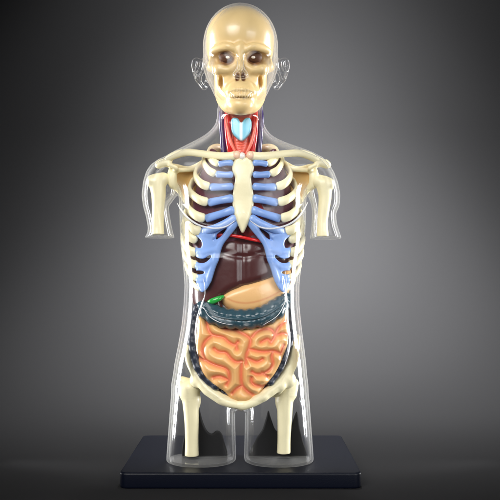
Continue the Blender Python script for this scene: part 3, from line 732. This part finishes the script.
    for line, rr in ([[(177, 203), (182, 211), (190, 219.5), (200, 225.5), (214, 228.3), (226, 226.5), (235, 220.5)], .95], [[(308, 202), (303, 211), (296, 219.5), (286, 225.5), (272, 228.5), (260, 227), (250, 220.5)], .95],
                     [[(203, 278), (205, 293), (201.5, 307), (198, 320), (196.5, 336)], .45], [[(285, 270), (287, 288), (284.5, 303), (277, 316), (263, 325)], .45], [[(203, 306), (209, 316), (220, 322.5), (233, 325)], .45]):
        pts = catmull(np.array(line, float), 3)
        A = np.array([on(a, b) for a, b in pts]); k = len(A)
        A[1:-1, 1] = (A[:-2, 1]+A[1:-1, 1]+A[2:, 1])/3
        tp = np.sqrt(np.clip(np.minimum(np.arange(k), k-1-np.arange(k))/4, .12, 1))
        Vv, Ff = sweep(A, np.stack([rr*tp, rr*tp], 1), sub=3, n=8)
        mesh_obj('edge_and_glint', Vv, Ff, M['edge_glint'], sh)
    return sh
build_shell()

# ------------------------------------------------------------------ display base
def rounded_slab(name, x0, x1, y0, y1, z0, z1, r, bev, mat, parent=None):
    import bmesh
    bm = bmesh.new(); vs = []
    for cx, cy, a0 in ((x1-r, y1-r, 0), (x0+r, y1-r, 90), (x0+r, y0+r, 180), (x1-r, y0+r, 270)):
        for i in range(7):
            a = math.radians(a0+15*i); vs.append((cx+r*math.cos(a), cy+r*math.sin(a)))
    v = [bm.verts.new((x*SC, y*SC, z0*SC)) for x, y in vs]
    fb = bm.faces.new(v); ext = bmesh.ops.extrude_face_region(bm, geom=[fb])
    for e in ext['geom']:
        if isinstance(e, bmesh.types.BMVert): e.co.z = z1*SC
    bmesh.ops.recalc_face_normals(bm, faces=bm.faces)
    ed = [e for e in bm.edges if abs(e.verts[0].co.z-e.verts[1].co.z) < 1e-7]
    bmesh.ops.bevel(bm, geom=ed, offset=bev*SC, segments=4, profile=.6, affect='EDGES')
    me = bpy.data.meshes.new(name); bm.to_mesh(me); bm.free()
    for p in me.polygons: p.use_smooth = len(p.vertices) < 8
    me.materials.append(mat); o = bpy.data.objects.new(name, me); col.objects.link(o); o.parent = parent
    return o
base = bpy.data.objects.new('display_base', None); col.objects.link(base)
base['label'] = 'dark navy rectangular display base under the clear torso'
base['category'] = 'stand'
rounded_slab('base_plate', -134.5, 115, -50, 138, -16.5, 0, 8, 2.6, M['base'], base)
def dark_shape(outs, Y0, Y1):  # added black slabs imitating dark refractions inside the legs, not real posts
    A = np.concatenate([PX(o, Y0) for o in outs])
    f = Field([A[:, 0].min()-5, Y0-4, -1], [A[:, 0].max()+5, Y1+4, A[:, 1].max()+5], .7)
    for o in outs: f.slab(PX(o, Y0), Y0, Y1, 2, rnd=2, smooth=True)
    f.f = np.maximum(f.f, (.9-f.ax[2])[None, None, :])
    V, Q = f.nets(relax=2); V[:, 2] = np.maximum(V[:, 2], .4); mesh_obj('leg_dark_shape', V, Q, M['dark_shape'], base)
dark_shape([[(187, 405), (196, 403), (199.5, 411), (202.5, 422), (206.5, 431), (211.5, 434.5), (216, 431.5), (220.5, 433), (224, 442), (225, 461), (184, 461), (185, 430)]], 14, 22)
dark_shape([[(268.5, 411), (271.5, 420), (276, 431), (284, 434), (291, 427), (297, 412), (300, 428), (303, 440), (304, 461), (252, 461), (255, 442), (262, 431), (266, 419)]], 14, 22)

# ------------------------------------------------------------------ studio sweep
def build_sweep():
    prof = [(-1100, -16.5)]
    y0, R, zt = 260.0, 520.0, 1500.0
    prof.append((y0*.3, -16.5))
    for i in range(33):
        a = math.radians(90*i/32); prof.append((y0+R*math.sin(a), -16.5+R*(1-math.cos(a))))
    prof.append((y0+R, zt))
    xs = np.linspace(-1600, 1600, 9); V = []; Fq = []
    for y, z in prof:
        for x in xs: V.append((x, y, z))
    nx = len(xs)
    for i in range(len(prof)-1):
        for j in range(nx-1): Fq.append((i*nx+j, i*nx+j+1, (i+1)*nx+j+1, (i+1)*nx+j))
    m = plastic('grey_paper', (46, 46, 47), .85, .03, 3, 0, bump=.05, bscale=400, spec=.15)
    o = mesh_obj('backdrop', V, Fq, m); o['kind'] = 'structure'
build_sweep()

# ------------------------------------------------------------------ lamps
def area(name, loc, target, w, h, power, colr=(1, 1, 1), spread=180):
    l = bpy.data.lights.new(name, 'AREA'); l.shape = 'RECTANGLE'; l.size = w*SC; l.size_y = h*SC; l.energy = power; l.color = colr; l.spread = math.radians(spread)
    o = bpy.data.objects.new(name, l); col.objects.link(o)
    o.location = Vector(loc)*SC
    o.rotation_euler = (Vector(target)-Vector(loc)).to_track_quat('-Z', 'Y').to_euler()
    return o
mid = (-8, 0, 250)
area('key_softbox', (-420, -900, 700), (-8, 0, 225), 800, 640, 2.1, (1, .985, .96), 60)
area('fill_softbox', (560, -760, 380), (0, 0, 150), 560, 620, .75, (.98, .99, 1), 60)
area('side_strip', (-318, 70, 275), (0, 0, 275), 34, 565, .48, (1, 1, 1), 45)
area('side_strip', (322, 70, 275), (0, 0, 275), 34, 565, .48, (1, 1, 1), 45)
def spot(loc, target, size, power):
    sp = bpy.data.lights.new('background_spot', 'SPOT'); sp.energy = power; sp.spot_size = math.radians(size); sp.spot_blend = 1; sp.shadow_soft_size = .06
    so = bpy.data.objects.new('background_spot', sp); col.objects.link(so)
    so.location = Vector(loc)*SC; so.rotation_euler = (Vector(target)-Vector(loc)).to_track_quat('-Z', 'Y').to_euler()
spot((60, 90, 1250), (95, 780, 190), 60, 150)
spot((60, 90, 1250), (95, 780, 200), 42, 150)
spot((60, 90, 1250), (95, 780, 215), 25, 110)
spot((60, 90, 1250), (75, 780, 420), 86, 75)
spot((70, 260, 1150), (75, 520, 0), 66, 120)

w = bpy.data.worlds.new('World'); scene.world = w; w.use_nodes = True
w.node_tree.nodes['Background'].inputs[0].default_value = (.9, .93, 1, 1); w.node_tree.nodes['Background'].inputs[1].default_value = .035

cam = bpy.data.cameras.new('camera'); co = bpy.data.objects.new('camera', cam); col.objects.link(co)
co.location = (0, -CD*SC, CH*SC); co.rotation_euler = (math.pi/2, 0, 0)
cam.sensor_width = 36; cam.lens = F/500*36; cam.shift_y = .04; cam.clip_start = .02; cam.clip_end = 50
scene.camera = co
scene.render.engine = 'CYCLES'
scene.cycles.max_bounces = 16; scene.cycles.transparent_max_bounces = 40; scene.cycles.caustics_reflective = False
scene.view_settings.view_transform = 'Standard'; scene.view_settings.look = 'None'; scene.view_settings.exposure = 0; scene.view_settings.gamma = 1
